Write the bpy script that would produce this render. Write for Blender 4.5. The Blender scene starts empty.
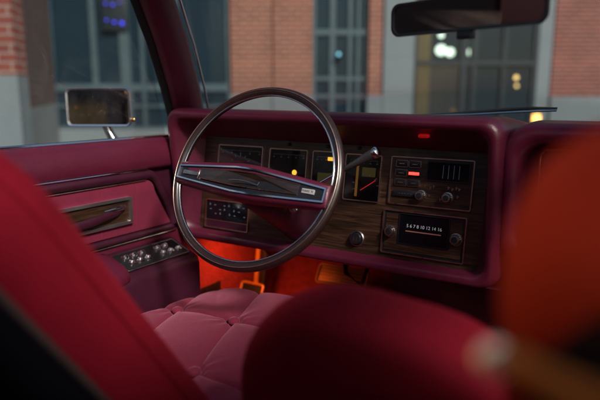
import bpy, bmesh, math, random
from mathutils import Vector, Matrix
random.seed(7)
R = math.radians
scene = bpy.context.scene
col = scene.collection
V = Vector

# ------------------------------------------------------------------ materials
def new_mat(name):
    m = bpy.data.materials.new(name); m.use_nodes = True
    nt = m.node_tree
    return m, nt, nt.nodes['Principled BSDF']

def N(nt, kind, **kw):
    n = nt.nodes.new(kind)
    for k, v in kw.items():
        if k.startswith('i_'):
            n.inputs[k[2:].replace('_', ' ')].default_value = v
        else:
            setattr(n, k, v)
    return n

def mixc(nt, fac, a, b):
    n = nt.nodes.new('ShaderNodeMix'); n.data_type = 'RGBA'
    if fac is not None: nt.links.new(fac, n.inputs[0])
    for i, c in ((6, a), (7, b)):
        if hasattr(c, 'links'): nt.links.new(c, n.inputs[i])
        else: n.inputs[i].default_value = (*c, 1)
    return n.outputs[2]

def surf(name, base, rough=.5, metal=0, var=.25, scale=30, bump=.0, bscale=400, sheen=0, sheen_tint=None,
         coat=0, rvar=.12, spec=.5, stretch=(1, 1, 1), dist=.002):
    """principled surface whose colour, roughness and relief vary procedurally"""
    m, nt, p = new_mat(name)
    tc = N(nt, 'ShaderNodeTexCoord'); mp = N(nt, 'ShaderNodeMapping'); mp.inputs['Scale'].default_value = stretch
    nt.links.new(tc.outputs['Object'], mp.inputs[0])
    no = N(nt, 'ShaderNodeTexNoise', i_Scale=scale, i_Detail=6.0, i_Roughness=.6)
    nt.links.new(mp.outputs[0], no.inputs['Vector'])
    lo = tuple(c * (1 - var) for c in base); hi = tuple(min(1, c * (1 + var)) for c in base)
    nt.links.new(mixc(nt, no.outputs['Fac'], lo, hi), p.inputs['Base Color'])
    mr = N(nt, 'ShaderNodeMapRange'); mr.inputs[3].default_value = max(.02, rough - rvar); mr.inputs[4].default_value = min(1, rough + rvar)
    nt.links.new(no.outputs['Fac'], mr.inputs[0]); nt.links.new(mr.outputs[0], p.inputs['Roughness'])
    p.inputs['Metallic'].default_value = metal
    p.inputs['Specular IOR Level'].default_value = spec
    if sheen:
        p.inputs['Sheen Weight'].default_value = sheen
        p.inputs['Sheen Roughness'].default_value = .45
        p.inputs['Sheen Tint'].default_value = (*(sheen_tint or base), 1)
    if coat:
        p.inputs['Coat Weight'].default_value = coat; p.inputs['Coat Roughness'].default_value = .12
    if bump:
        b2 = N(nt, 'ShaderNodeTexNoise', i_Scale=bscale, i_Detail=3.0)
        nt.links.new(mp.outputs[0], b2.inputs['Vector'])
        bp = N(nt, 'ShaderNodeBump', i_Strength=bump, i_Distance=dist)
        nt.links.new(b2.outputs['Fac'], bp.inputs['Height']); nt.links.new(bp.outputs[0], p.inputs['Normal'])
    return m

def wood(name, dark, light, scale=1, coat=.5):
    m, nt, p = new_mat(name)
    tc = N(nt, 'ShaderNodeTexCoord'); mp = N(nt, 'ShaderNodeMapping')
    mp.inputs['Scale'].default_value = (6 * scale, 6 * scale, 90 * scale)
    nt.links.new(tc.outputs['Object'], mp.inputs[0])
    n1 = N(nt, 'ShaderNodeTexNoise', i_Scale=1.6, i_Detail=8.0, i_Roughness=.65, i_Distortion=.8)
    nt.links.new(mp.outputs[0], n1.inputs['Vector'])
    cr = N(nt, 'ShaderNodeValToRGB'); e = cr.color_ramp.elements
    e[0].position = .35; e[0].color = (*dark, 1); e[1].position = .68; e[1].color = (*light, 1)
    k = cr.color_ramp.elements.new(.5); k.color = (*[(a * .65 + b * .35) for a, b in zip(dark, light)], 1)
    nt.links.new(n1.outputs['Fac'], cr.inputs[0]); nt.links.new(cr.outputs[0], p.inputs['Base Color'])
    p.inputs['Roughness'].default_value = .34
    p.inputs['Coat Weight'].default_value = coat; p.inputs['Coat Roughness'].default_value = .15
    return m

def emit(name, c, s):
    m, nt, p = new_mat(name)
    p.inputs['Base Color'].default_value = (*c, 1)
    p.inputs['Emission Color'].default_value = (*c, 1); p.inputs['Emission Strength'].default_value = s
    p.inputs['Roughness'].default_value = .3
    return m

def glass(name, tint, gloss=.08, dark=None, rough=.0, darkfac=0.0, dust=0):
    """thin pane: lets light straight through, with a reflection that grows towards grazing angles"""
    m, nt, p = new_mat(name)
    nt.nodes.remove(p)
    out = nt.nodes['Material Output']
    tr = N(nt, 'ShaderNodeBsdfTransparent'); tr.inputs[0].default_value = (*tint, 1)
    gl = N(nt, 'ShaderNodeBsdfGlossy'); gl.inputs['Roughness'].default_value = rough
    fr = N(nt, 'ShaderNodeFresnel', i_IOR=1.45)
    ad = N(nt, 'ShaderNodeMath', operation='MULTIPLY_ADD'); ad.inputs[1].default_value = gloss * 12; ad.inputs[2].default_value = 0
    nt.links.new(fr.outputs[0], ad.inputs[0])
    body = tr.outputs[0]
    if dark:
        df = N(nt, 'ShaderNodeBsdfDiffuse'); df.inputs[0].default_value = (*dark, 1)
        mx0 = N(nt, 'ShaderNodeMixShader'); mx0.inputs[0].default_value = darkfac
        nt.links.new(tr.outputs[0], mx0.inputs[1]); nt.links.new(df.outputs[0], mx0.inputs[2]); body = mx0.outputs[0]
    if dust:
        tc = N(nt, 'ShaderNodeTexCoord')
        n1 = N(nt, 'ShaderNodeTexNoise', i_Scale=9.0, i_Detail=8.0, i_Roughness=.7); nt.links.new(tc.outputs['Object'], n1.inputs['Vector'])
        mr = N(nt, 'ShaderNodeMapRange'); mr.inputs[1].default_value = .42; mr.inputs[2].default_value = .8; mr.inputs[4].default_value = dust
        nt.links.new(n1.outputs['Fac'], mr.inputs[0])
        vo = N(nt, 'ShaderNodeTexVoronoi', i_Scale=70.0); nt.links.new(tc.outputs['Object'], vo.inputs['Vector'])
        m2 = N(nt, 'ShaderNodeMapRange'); m2.inputs[1].default_value = .10; m2.inputs[2].default_value = .05; m2.inputs[4].default_value = dust * 2
        nt.links.new(vo.outputs['Distance'], m2.inputs[0])
        sm = N(nt, 'ShaderNodeMath', operation='ADD'); nt.links.new(mr.outputs[0], sm.inputs[0]); nt.links.new(m2.outputs[0], sm.inputs[1])
        dd = N(nt, 'ShaderNodeBsdfDiffuse'); dd.inputs[0].default_value = (.6, .6, .58, 1)
        md = N(nt, 'ShaderNodeMixShader'); nt.links.new(sm.outputs[0], md.inputs[0]); nt.links.new(body, md.inputs[1]); nt.links.new(dd.outputs[0], md.inputs[2]); body = md.outputs[0]
    mx = N(nt, 'ShaderNodeMixShader')
    cl = N(nt, 'ShaderNodeClamp'); nt.links.new(ad.outputs[0], cl.inputs[0])
    nt.links.new(cl.outputs[0], mx.inputs[0]); nt.links.new(body, mx.inputs[1]); nt.links.new(gl.outputs[0], mx.inputs[2])
    nt.links.new(mx.outputs[0], out.inputs[0])
    return m

def brick(name, c1, c2, mortar):
    m, nt, p = new_mat(name)
    tc = N(nt, 'ShaderNodeTexCoord'); sp = N(nt, 'ShaderNodeSeparateXYZ'); nt.links.new(tc.outputs['Object'], sp.inputs[0])
    ad = N(nt, 'ShaderNodeMath', operation='ADD'); nt.links.new(sp.outputs[0], ad.inputs[0]); nt.links.new(sp.outputs[1], ad.inputs[1])
    cb = N(nt, 'ShaderNodeCombineXYZ'); nt.links.new(ad.outputs[0], cb.inputs[0]); nt.links.new(sp.outputs[2], cb.inputs[1])
    br = N(nt, 'ShaderNodeTexBrick', i_Scale=1.0); br.offset = .5
    br.inputs['Brick Width'].default_value = .225; br.inputs['Row Height'].default_value = .078
    br.inputs['Mortar Size'].default_value = .009; br.inputs['Mortar Smooth'].default_value = .2
    br.inputs['Color1'].default_value = (*c1, 1); br.inputs['Color2'].default_value = (*c2, 1); br.inputs['Mortar'].default_value = (*mortar, 1)
    nt.links.new(cb.outputs[0], br.inputs['Vector'])
    no = N(nt, 'ShaderNodeTexNoise', i_Scale=2.5, i_Detail=6.0); nt.links.new(cb.outputs[0], no.inputs['Vector'])
    mr = N(nt, 'ShaderNodeMapRange'); mr.inputs[3].default_value = .65; mr.inputs[4].default_value = 1.3
    nt.links.new(no.outputs['Fac'], mr.inputs[0])
    mu = nt.nodes.new('ShaderNodeMix'); mu.data_type = 'RGBA'; mu.blend_type = 'MULTIPLY'; mu.inputs[0].default_value = 1
    nt.links.new(br.outputs['Color'], mu.inputs[6]); nt.links.new(mr.outputs[0], mu.inputs[7])
    nt.links.new(mu.outputs[2], p.inputs['Base Color'])
    p.inputs['Roughness'].default_value = .88
    bp = N(nt, 'ShaderNodeBump', i_Strength=.6, i_Distance=.01); nt.links.new(br.outputs['Fac'], bp.inputs['Height']); bp.invert = True
    nt.links.new(bp.outputs[0], p.inputs['Normal'])
    return m

M = {}
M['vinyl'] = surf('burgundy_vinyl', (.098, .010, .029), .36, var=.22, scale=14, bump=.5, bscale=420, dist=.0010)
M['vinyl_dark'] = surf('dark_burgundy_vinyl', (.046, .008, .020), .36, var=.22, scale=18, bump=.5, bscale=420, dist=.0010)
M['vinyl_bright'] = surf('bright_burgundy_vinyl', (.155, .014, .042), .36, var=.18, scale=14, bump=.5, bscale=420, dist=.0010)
M['velvet'] = surf('rose_velvet', (.165, .015, .040), .85, spec=.2, var=.22, scale=16, bump=.45, bscale=700, sheen=.35, sheen_tint=(.9, .3, .42), dist=.0012, rvar=.08)
M['velvet_seat'] = surf('rose_seat_velour', (.19, .019, .043), .88, spec=.2, var=.25, scale=12, bump=.6, bscale=520, sheen=.4, sheen_tint=(.9, .35, .5), dist=.0016, rvar=.06, stretch=(1, .6, 1))
M['velvet_red'] = surf('red_velour', (.165, .0024, .011), .85, spec=.15, var=.55, scale=7, bump=.4, bscale=500, sheen=.22, sheen_tint=(1, .05, .06), dist=.001, rvar=.06)
M['velvet_rust'] = surf('rust_red_velour', (.23, .019, .010), .85, spec=.15, var=.3, scale=12, bump=.4, bscale=500, sheen=.2, sheen_tint=(1, .2, .06), dist=.001, rvar=.06)  # same red velour with orange lamplight put into its colour
M['nickel'] = surf('satin_nickel', (.72, .66, .58), .5, .6, var=.1, scale=40)
M['gold_dark'] = surf('aged_gold_trim', (.36, .17, .04), .42, .35, var=.2, scale=60)  # duller brassy metal, warm lamplight put into its colour
M['gold'] = surf('gold_anodised_trim', (.62, .30, .06), .42, .35, var=.2, scale=60)  # pedal metal with the warm footwell light put into its colour
M['shell'] = surf('seat_back_shell', (.004, .0035, .007), .8, spec=.08, var=.2, scale=10)
M['piping'] = surf('grey_brown_piping', (.06, .038, .034), .5, var=.2, scale=60)
M['carpet'] = surf('red_carpet', (.22, .020, .022), .95, var=.75, scale=42, bump=1.0, bscale=160, sheen=.3, dist=.008)
M['wood'] = wood('walnut_veneer', (.012, .006, .004), (.092, .046, .025))
M['wood_light'] = wood('burl_veneer', (.016, .007, .004), (.075, .037, .019), 1.4)
M['wood_spoke'] = wood('dark_walnut_inlay', (.010, .005, .0035), (.045, .023, .014), 1.2, coat=1)
M['rim_wood'] = surf('dark_rim_plastic', (.022, .009, .008), .36, var=.35, scale=60, coat=.25)
M['chrome'] = surf('chrome', (.80, .80, .82), .14, 1, var=.06, scale=25, rvar=.07)
M['chrome_satin'] = surf('satin_chrome', (.78, .78, .80), .36, 1, var=.06, scale=25, rvar=.08)
M['chrome_dull'] = surf('worn_chrome', (.50, .44, .40), .30, 1, var=.2, scale=60, rvar=.12)
M['brass'] = surf('brass_trim', (.70, .42, .16), .28, 1, var=.15, scale=40)
M['copper'] = surf('coppery_trim_line', (.72, .50, .40), .30, 1, var=.15, scale=60)
M['black'] = surf('black_plastic', (.010, .010, .012), .40, var=.3, scale=40, rvar=.15)
M['rubber'] = surf('black_rubber', (.008, .008, .010), .65, var=.3, scale=40)
M['display'] = surf('dark_display_glass', (.004, .005, .008), .10, var=.2, scale=20, rvar=.04)
M['dial'] = surf('gauge_dial', (.006, .006, .006), .25, var=.2, scale=20)
M['olive'] = emit('lit_olive_dial', (.10, .08, .022), .25)
M['amber_glow'] = emit('amber_lit_lens', (1, .36, .03), 1.6)
M['yellow_glow'] = emit('amber_dial_edge', (.5, .22, .03), .16)
M['red_glow'] = emit('red_lit_lens', (1, .03, .02), 5.0)
M['red_soft'] = emit('soft_red_lens', (.7, .006, .010), .22)  # red light reflected on the brow, put in as emission
M['red_needle'] = emit('red_needle', (.8, .03, .02), .4)
M['green_glow'] = emit('green_lit_jewel', (.02, .55, .36), .8)
M['white_mark'] = emit('white_lettering', (.55, .57, .58), .14)
M['pink_mark'] = emit('pink_scale_line', (.4, .14, .12), .08)
M['blue_mark'] = surf('blue_grey_marking', (.42, .46, .52), .5)
M['dim_mark'] = surf('dim_blue_marking', (.17, .21, .29), .5)
M['badge'] = surf('white_badge_enamel', (.45, .44, .43), .4)
M['lever_black'] = surf('lever_black', (.05, .047, .05), .25)
M['mirror'] = surf('mirror_silver', (.72, .70, .72), .02, 1, var=.03, scale=3, rvar=.01)
M['mirror_dim'] = surf('rear_mirror_silver', (.30, .24, .25), .03, 1, var=.03, scale=3, rvar=.01)
M['glass_car'] = glass('car_glass', (.95, .97, .97), .022, dust=.06)
M['glass_dial'] = glass('dial_glass', (.95, .95, .95), .07)
M['body'] = surf('burgundy_body_paint', (.11, .010, .022), .28, var=.08, scale=3, coat=1)
M['headliner'] = surf('burgundy_headliner', (.05, .018, .022), .9, var=.2, scale=20)
M['courtesy_rear'] = emit('amber_courtesy_lens', (1, .42, .14), 1.2)
M['courtesy'] = emit('orange_courtesy_lens', (1, .28, .06), 4.0)
# street
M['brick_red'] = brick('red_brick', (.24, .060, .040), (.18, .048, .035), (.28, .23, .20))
M['brick_dark'] = brick('brown_brick', (.105, .052, .042), (.075, .04, .034), (.13, .11, .10))  # red brick with the return wall's shade put into its colour
M['brick_orange'] = brick('orange_brick', (.28, .097, .062), (.21, .076, .052), (.36, .27, .22))
M['stone'] = surf('grey_stone', (.18, .22, .235), .8, var=.14, scale=3, bump=.3, bscale=40)
M['stone_dark'] = surf('shaded_stone', (.20, .23, .235), .8, var=.18, scale=3, bump=.3, bscale=40)  # slightly paler, warmer grey for returns and joints
M['frame_teal'] = surf('teal_grey_frame', (.072, .115, .135), .45, var=.2, scale=4)
M['frame_dark'] = surf('dark_window_frame', (.020, .030, .036), .45, var=.2, scale=4)
M['frame_mid'] = surf('grey_window_frame', (.15, .18, .19), .45, var=.2, scale=4)
M['shop_glass'] = glass('shop_glass', (.55, .68, .74), .065, dark=(.034, .075, .105), darkfac=.42)
M['door_glass'] = glass('door_glass', (.80, .84, .80), .05, dark=(.06, .10, .13), darkfac=.25)
M['room'] = surf('shop_interior', (.055, .07, .075), .8, var=.4, scale=1.2)
M['room_warm'] = emit('warm_lit_partition', (.42, .25, .07), .55)  # glows by itself, standing in for the shop's light on it
M['curtain'] = emit('lamp_lit_curtain', (.20, .12, .07), .25)  # emission stands in for lamplight on the cloth
M['globe'] = emit('lamp_globe', (.85, 1, .86), 5.5)
M['globe_warm'] = emit('warm_bulb', (1, .62, .22), 6.0)
M['led_blue'] = emit('blue_led', (.06, .06, .9), 1.6)
M['cyan_glow'] = emit('cyan_lamp', (.25, .70, .9), .9)
M['asphalt'] = surf('asphalt', (.05, .05, .052), .9, var=.3, scale=8, bump=.6, bscale=120)
M['paving'] = surf('pavement_slabs', (.22, .22, .21), .85, var=.2, scale=5, bump=.3, bscale=80)
M['plaster_low'] = surf('ochre_plinth', (.40, .21, .075), .85, var=.3, scale=2)
M['concrete'] = surf('concrete', (.28, .29, .29), .85, var=.2, scale=4, bump=.3, bscale=60)
M['roof_grey'] = surf('grey_cornice', (.10, .11, .12), .8, var=.2, scale=4)
M['plaster'] = surf('ochre_plaster', (.11, .078, .065), .85, var=.2, scale=2)
M['paint'] = surf('white_road_paint', (.7, .7, .68), .8, var=.15, scale=20)

# ------------------------------------------------------------------ mesh building
class MB:
    def __init__(self): self.bm = bmesh.new()
    def _take(self, other, mat=None):
        me = bpy.data.meshes.new('tmp'); other.to_mesh(me); other.free()
        if mat is not None: me.transform(mat)
        self.bm.from_mesh(me); bpy.data.meshes.remove(me)
        return self
    def box(self, a, b, bevel=0, seg=2, mat=None):
        bm = bmesh.new(); bmesh.ops.create_cube(bm, size=1)
        for v in bm.verts:
            v.co = V([(a[i] + b[i]) / 2 + v.co[i] * (b[i] - a[i]) for i in range(3)])
        if bevel: bmesh.ops.bevel(bm, geom=bm.edges[:], offset=bevel, segments=seg, affect='EDGES', profile=.5)
        return self._take(bm, mat)
    def loft(self, rings, closed=True, cap0=False, cap1=False, mat=None):
        bm = bmesh.new()
        vs = [[bm.verts.new(V(p)) for p in r] for r in rings]
        for a, b in zip(vs, vs[1:]):
            n = len(a)
            for i in range(n if closed else n - 1):
                j = (i + 1) % n
                bm.faces.new((a[i], a[j], b[j], b[i]))
        if cap0: bm.faces.new(vs[0][::-1])
        if cap1: bm.faces.new(vs[-1])
        bmesh.ops.recalc_face_normals(bm, faces=bm.faces[:])
        return self._take(bm, mat)
    def tube(self, pts, r, n=10, closed=False, caps=True, mat=None, flat=(1, 1), up=None):
        pts = [V(p) for p in pts]; k = len(pts)
        rr = r if isinstance(r, (list, tuple)) else [r] * k
        T = []
        for i in range(k):
            a = pts[(i - 1) % k] if (closed or i) else pts[0]
            b = pts[(i + 1) % k] if (closed or i < k - 1) else pts[-1]
            T.append((b - a).normalized())
        u = V(up) if up is not None else (V((0, 0, 1)) if abs(T[0].z) < .9 else V((1, 0, 0)))
        rings = []
        for i in range(k):
            u = (u - T[i] * u.dot(T[i])).normalized(); w = T[i].cross(u)
            rings.append([pts[i] + (u * math.cos(2 * math.pi * j / n) * flat[0] + w * math.sin(2 * math.pi * j / n) * flat[1]) * rr[i] for j in range(n)])
        if closed: rings.append(rings[0])
        return self.loft(rings, True, caps and not closed, caps and not closed, mat)
    def lathe(self, prof, axis_mat, n=24, cap=True):
        """prof: (radius, height) pairs, turned about local +Z and moved by axis_mat"""
        rings = [[V((r * math.cos(2 * math.pi * j / n), r * math.sin(2 * math.pi * j / n), h)) for j in range(n)] for r, h in prof]
        return self.loft(rings, True, cap, cap, axis_mat)
    def poly(self, pts, thick, mat=None):
        """flat polygon in local xy, extruded along +z"""
        return self.loft([[V((x, y, 0)) for x, y in pts], [V((x, y, thick)) for x, y in pts]], True, True, True, mat)
    def build(self, name, mat, parent=None, smooth=True, ang=40, local=False):
        bm = self.bm
        bmesh.ops.remove_doubles(bm, verts=bm.verts[:], dist=1e-6)
        me = bpy.data.meshes.new(name); bm.to_mesh(me); bm.free()
        me.materials.append(mat)
        if smooth:
            me.shade_smooth(); me.set_sharp_from_angle(angle=R(ang))
        lo = V([min(v.co[i] for v in me.vertices) for i in range(3)]); hi = V([max(v.co[i] for v in me.vertices) for i in range(3)])
        c = (lo + hi) / 2
        me.transform(Matrix.Translation(-c))
        o = bpy.data.objects.new(name, me); col.objects.link(o)
        base = V((0, 0, 0))
        if parent is not None:
            o.parent = parent
            base = V(parent['_w']) if '_w' in parent else V((0, 0, 0))
        o.location = c - base
        o['_w'] = c[:]
        return o

def rrect(x0, x1, y0, y1, r, n=6):
    pts = []
    for cx, cy, a0 in ((x1 - r, y1 - r, 0), (x0 + r, y1 - r, 90), (x0 + r, y0 + r, 180), (x1 - r, y0 + r, 270)):
        for i in range(n + 1):
            a = R(a0 + 90 * i / n); pts.append((cx + r * math.cos(a), cy + r * math.sin(a)))
    return pts

def tag(o, label=None, cat=None, group=None, kind=None):
    if label: o['label'] = label
    if cat: o['category'] = cat
    if group: o['group'] = group
    if kind: o['kind'] = kind
    return o

def thing(name, label, cat, loc=(0, 0, 0), group=None, rz=0):
    o = bpy.data.objects.new(name, None); col.objects.link(o)
    o.location = loc; o.rotation_euler = (0, 0, rz); o.empty_display_size = .1
    o['_w'] = (0, 0, 0) if rz else tuple(loc)      # turned things are built in their own space
    return tag(o, label, cat, group)

def axis(p, z, x=None):
    """matrix putting local +Z along z at point p"""
    z = V(z).normalized(); x = V(x) if x is not None else (V((1, 0, 0)) if abs(z.x) < .9 else V((0, 1, 0)))
    x = (x - z * x.dot(z)).normalized(); y = z.cross(x)
    return Matrix(((x.x, y.x, z.x, p[0]), (x.y, y.y, z.y, p[1]), (x.z, y.z, z.z, p[2]), (0, 0, 0, 1)))

def text_mesh(body, size, mat4, name, mat, parent, extrude=.0002):
    cu = bpy.data.curves.new('lettering', 'FONT'); cu.body = body; cu.size = size; cu.extrude = extrude
    cu.align_x = 'CENTER'; cu.align_y = 'CENTER'
    t = bpy.data.objects.new('lettering', cu); col.objects.link(t)
    bpy.context.view_layer.update()
    me = bpy.data.meshes.new_from_object(t.evaluated_get(bpy.context.evaluated_depsgraph_get()))
    bpy.data.objects.remove(t); bpy.data.curves.remove(cu)
    me.transform(mat4)
    b = MB(); b.bm.from_mesh(me); bpy.data.meshes.remove(me)
    return b.build(name, mat, parent, smooth=False)

CAM = V((.30, 0, 1.12)); YAW = R(32); PITCH = R(10.5)

# ================================================================== DASHBOARD
dash = thing('dashboard', 'burgundy padded dashboard with walnut veneer panel behind the steering wheel', 'dashboard', (-.34, 1.15, .75))
TILT = math.atan(.16)
PB = V((0, 1.12, 1.0)); PU = V((0, .16, 1)).normalized(); PNn = V((0, -1, .16)).normalized()   # panel up, panel normal (to the driver)
def P(x, z, d=0):
    """point on the sloped wood panel at car x, height z, d metres proud of it"""
    return V((x, 1.12 - (1.0 - z) * .16, z)) + PNn * d
def PM(x, z, d=0): return axis(P(x, z, d), PNn, (1, 0, 0))        # local x right, y up, z to the driver
KZ = 1 / math.cos(TILT)

def pbox(b, x0, x1, z0, z1, d0, d1, bev=0):
    w, h = x1 - x0, (z1 - z0) * KZ
    return b.box((-w / 2, -h / 2, d0), (w / 2, h / 2, d1), bev, 2, PM((x0 + x1) / 2, (z0 + z1) / 2))
def pframe(b, x0, x1, z0, z1, w, d0, d1, r=.004):
    W, H = (x1 - x0) / 2, (z1 - z0) * KZ / 2
    o = rrect(-W, W, -H, H, r, 3); i = rrect(-W + w, W - w, -H + w, H - w, max(.0008, r - w), 3)
    rings = [[V((*p, d0)) for p in o], [V((*p, d1)) for p in o], [V((*p, d1)) for p in i], [V((*p, d0)) for p in i]]
    return b.loft(rings, True, False, False, PM((x0 + x1) / 2, (z0 + z1) / 2))

# padded hood that frames the panel: rings from the rear outside, over the rolled edge, back in to the panel
def fy(z): return 1.03 + (1.09 - z) * .10
X0, X1, Z0, Z1 = -.755, .078, .748, 1.0915
rings = []
def ring(ox0, ox1, oz0, oz1, r, dy, bz=0): rings.append([V((x, fy(z) + dy + (bz if z > .95 else 0), z)) for x, z in rrect(ox0, ox1, oz0, oz1, r, 8)])
rings.append([V((x, 1.30 if z > .95 else 1.20, z)) for x, z in rrect(X0 - .012, X1 + .02, .83, 1.072, .03, 8)])
rings.append([V((x, 1.15 if z > .95 else 1.13, z)) for x, z in rrect(X0 - .004, X1 + .008, .78, 1.089, .035, 8)])
for k in range(7):
    a = R(90 * k / 6); ins = .016 * (1 - math.cos(a)); dy = .034 - .034 * math.sin(a)
    ring(X0 + ins, X1 - ins, Z0 + ins * .6, Z1 - ins, .036 - ins * .4, dy)
for k in range(1, 5):
    a = R(90 * k / 4); ins = .016 + .012 * math.sin(a); dy = .012 * (1 - math.cos(a))
    ring(X0 + ins * 1.15, X1 - ins, Z0 + ins * .9, Z1 - ins, .030, dy)
rings.append([V((x, 1.12 - (1.0 - z) * .16 - .002, z)) for x, z in rrect(-.690, .036, .779, 1.018, .012, 8)])
rings = [[V((p.x, p.y, p.z - (max(0, p.x + .69) * .011 if p.z > .9 else 0))) for p in r_] for r_ in rings]
MB().loft(rings).build('dash_pad', M['vinyl'], dash, ang=70)
# a stitched seam line along the brow and the chrome bead at the lower lip
b = MB(); pbox(b, -.693, .039, .776, 1.021, -.012, 0); panel = b.build('instrument_panel', M['wood'], dash, smooth=False)

# gauges: chrome bezel, dial, markings, emissive olive and amber patches
def gauge(x0, x1, z0, z1, kind):
    g = pframe(MB(), x0, x1, z0, z1, .0022, -.002, .0045).build('gauge', M['copper'], dash)
    b = MB(); pbox(b, x0 + .002, x1 - .002, z0 + .002, z1 - .002, .0003, .0012); b.build('dial', M['dial'], g, smooth=False)
    b = MB()
    if kind == 'clock':
        for k in range(12):
            a = R(30 * k); cx, cz = (x0 + x1) / 2, (z0 + z1) / 2
            m = PM(cx + .03 * math.cos(a), cz + .028 * math.sin(a)) @ Matrix.Rotation(a, 4, 'Z')
            b.box((-.003, -.0006, .0012), (.003, .0006, .0018), mat=m)
        b.build('dial_mark', M['blue_mark'], g, smooth=False)
    if kind in ('fuel', 'speed', 'temp'):
        if kind == 'fuel':
            pbox(b, x0 + .040, x0 + .082, z0 + .012, z0 + .042, .0012, .0018); pbox(b, x0 + .012, x0 + .034, z0 + .010, z0 + .022, .0012, .0018)
        if kind == 'speed': pbox(b, x0 + .016, x0 + .074, z0 + .012, z0 + .052, .0012, .0018)
        if kind == 'temp':
            pbox(b, x0 + .042, x0 + .074, z0 + .054, z0 + .074, .0012, .0018)
        b.build('lit_dial', M['olive'], g, smooth=False)
    if kind == 'fuel':
        b = MB(); b.lathe([(.0001, .0045), (.0045, .004), (.0065, .0018), (.0065, .001)], PM(x0 + .074, z0 + .047)); b.build('warning_lens', M['amber_glow'], g)
    if kind == 'speed':
        b = MB(); pbox(b, x0 + .040, x0 + .060, z1 - .021, z1 - .013, .0012, .004, .001); b.build('warning_lens', M['amber_glow'], g)
    if kind == 'temp':
        b = MB(); pbox(b, x0 + .028, x0 + .0335, z0 + .010, z0 + .084, .0012, .0022); b.build('lit_edge', M['yellow_glow'], g, smooth=False)
        m = PM(x0 + .058, z0 + .035) @ Matrix.Rotation(R(35), 4, 'Z')
        b = MB(); b.box((-.02, -.0008, .002), (.022, .0008, .0028), mat=m); b.build('needle', M['red_needle'], g, smooth=False)
        b = MB()
        for k in range(7):
            a = R(200 - 36 * k * .9); m = PM(x0 + .052 + .03 * math.cos(a), z0 + .034 + .026 * math.sin(a)) @ Matrix.Rotation(a, 4, 'Z')
            b.box((-.003, -.0006, .0012), (.003, .0006, .0018), mat=m)
        b.build('dial_mark', M['blue_mark'], g, smooth=False)
    # fine printed scale and a glass cover over every dial
    b = MB(); W_ = x1 - x0
    for k in range(25):
        f = k / 24; L_ = .004 if k % 6 == 0 else .002
        pbox(b, x0 + .012 + (W_ - .024) * f, x0 + .0128 + (W_ - .024) * f, z1 - .012 - L_, z1 - .012, .0012, .0016)
    for k in range(5):
        xx = x0 + .012 + (W_ - .024) * k / 4
        pbox(b, xx - .0018, xx + .0018, z1 - .0205, z1 - .0185, .0012, .0016)
    b.build('scale_mark', M['blue_mark'], g, smooth=False)
    b = MB(); pbox(b, x0 + .0022, x1 - .0022, z0 + .0022, z1 - .0022, .0030, .0034); b.build('cover_glass', M['glass_dial'], g, smooth=False)
    return g
gauge(-.643, -.503, .895, .998, 'clock')
gauge(-.483, -.375, .895, .996, 'fuel')
gauge(-.361, -.292, .895, .996, 'speed')
gauge(-.275, -.187, .892, .994, 'temp')
# small knobs of the trip reset above the gauges
for x in (-.43, -.325, -.245):
    b = MB(); b.lathe([(.004, 0), (.004, .005), (.0028, .007), (.0001, .007)], PM(x, 1.0075), 14); b.build('reset_knob', M['black'], dash)

# lower left switch panel
sw = pframe(MB(), -.672, -.531, .784, .857, .0026, -.002, .005).build('switch_panel', M['copper'], dash)
b = MB(); pbox(b, -.670, -.533, .805, .855, .0003, .0015); b.build('panel_face', M['display'], sw, smooth=False)
b = MB(); pbox(b, -.670, -.533, .786, .8035, .0003, .003); b.build('lower_face', M['vinyl_dark'], sw, smooth=False)
b = MB()
for r_, zz in enumerate((.842, .831, .820)):
    for k in range(8):
        if (k + r_) % 3 == 2: continue
        x = -.661 + k * .0155 + r_ * .002
        pbox(b, x, x + (.0055 if (k + r_) % 2 else .0038), zz, zz + .0016, .0015, .002)
        if k % 2 == r_ % 2: pbox(b, x + .001, x + .0028, zz + .0022, zz + .0046, .0015, .002)
b.build('switch_mark', M['dim_mark'], sw, smooth=False)
b = MB(); pbox(b, -.672, -.531, .8035, .805, .0003, .004); b.build('divider', M['copper'], sw, smooth=False)

# climate control
cl = pframe(MB(), -.166, .011, .894, .9945, .0022, -.002, .0045).build('climate_control', M['copper'], dash)
b = MB(); pbox(b, -.164, .009, .896, .9925, .0003, .0015); b.build('control_face', M['wood'], cl, smooth=False)
for r_ in range(3):
    for c_ in range(2):
        x0 = -.153 + c_ * .0285; z0 = .9735 - r_ * .0195
        lit = (r_ == 1 and c_ == 1)
        b = MB(); pbox(b, x0, x0 + .0245, z0, z0 + .0125, .0015, .006, .001)
        bt = b.build('button', M['black'], cl)
        if lit:
            tag(bt, 'button with a red lit bar')
            b = MB(); pbox(b, x0 + .001, x0 + .0235, z0 + .0035, z0 + .0092, .006, .0068, .0006); b.build('lit_bar', M['red_glow'], bt)
        else:
            b = MB(); pframe(b, x0 - .001, x0 + .0255, z0 - .001, z0 + .0135, .001, .0012, .0045, .002)
            pbox(b, x0 + .007, x0 + .0185, z0 + .0052, z0 + .0068, .006, .0063); b.build('button_trim', M['copper'], cl, smooth=False)
b = MB(); pbox(b, -.155, -.101, .9115, .924, .0015, .006, .001); b.build('button', M['black'], cl)
b = MB()
for k in range(5): pbox(b, -.143 + k * .0065, -.1385 + k * .0065, .9168, .9186, .006, .0063)
b.build('button_mark', M['copper'], cl, smooth=False)
b = MB(); pbox(b, -.083, .001, .951, .986, .0015, .003); b.build('display_window', M['display'], cl)
b = MB(); pframe(b, -.0855, .0035, .9485, .9885, .0022, .0012, .0046, .003); b.build('display_frame', M['black'], cl, smooth=False)
b = MB()
for k in range(4): pbox(b, -.052 + k * .011, -.0512 + k * .011, .955, .982, .003, .0033)
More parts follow.
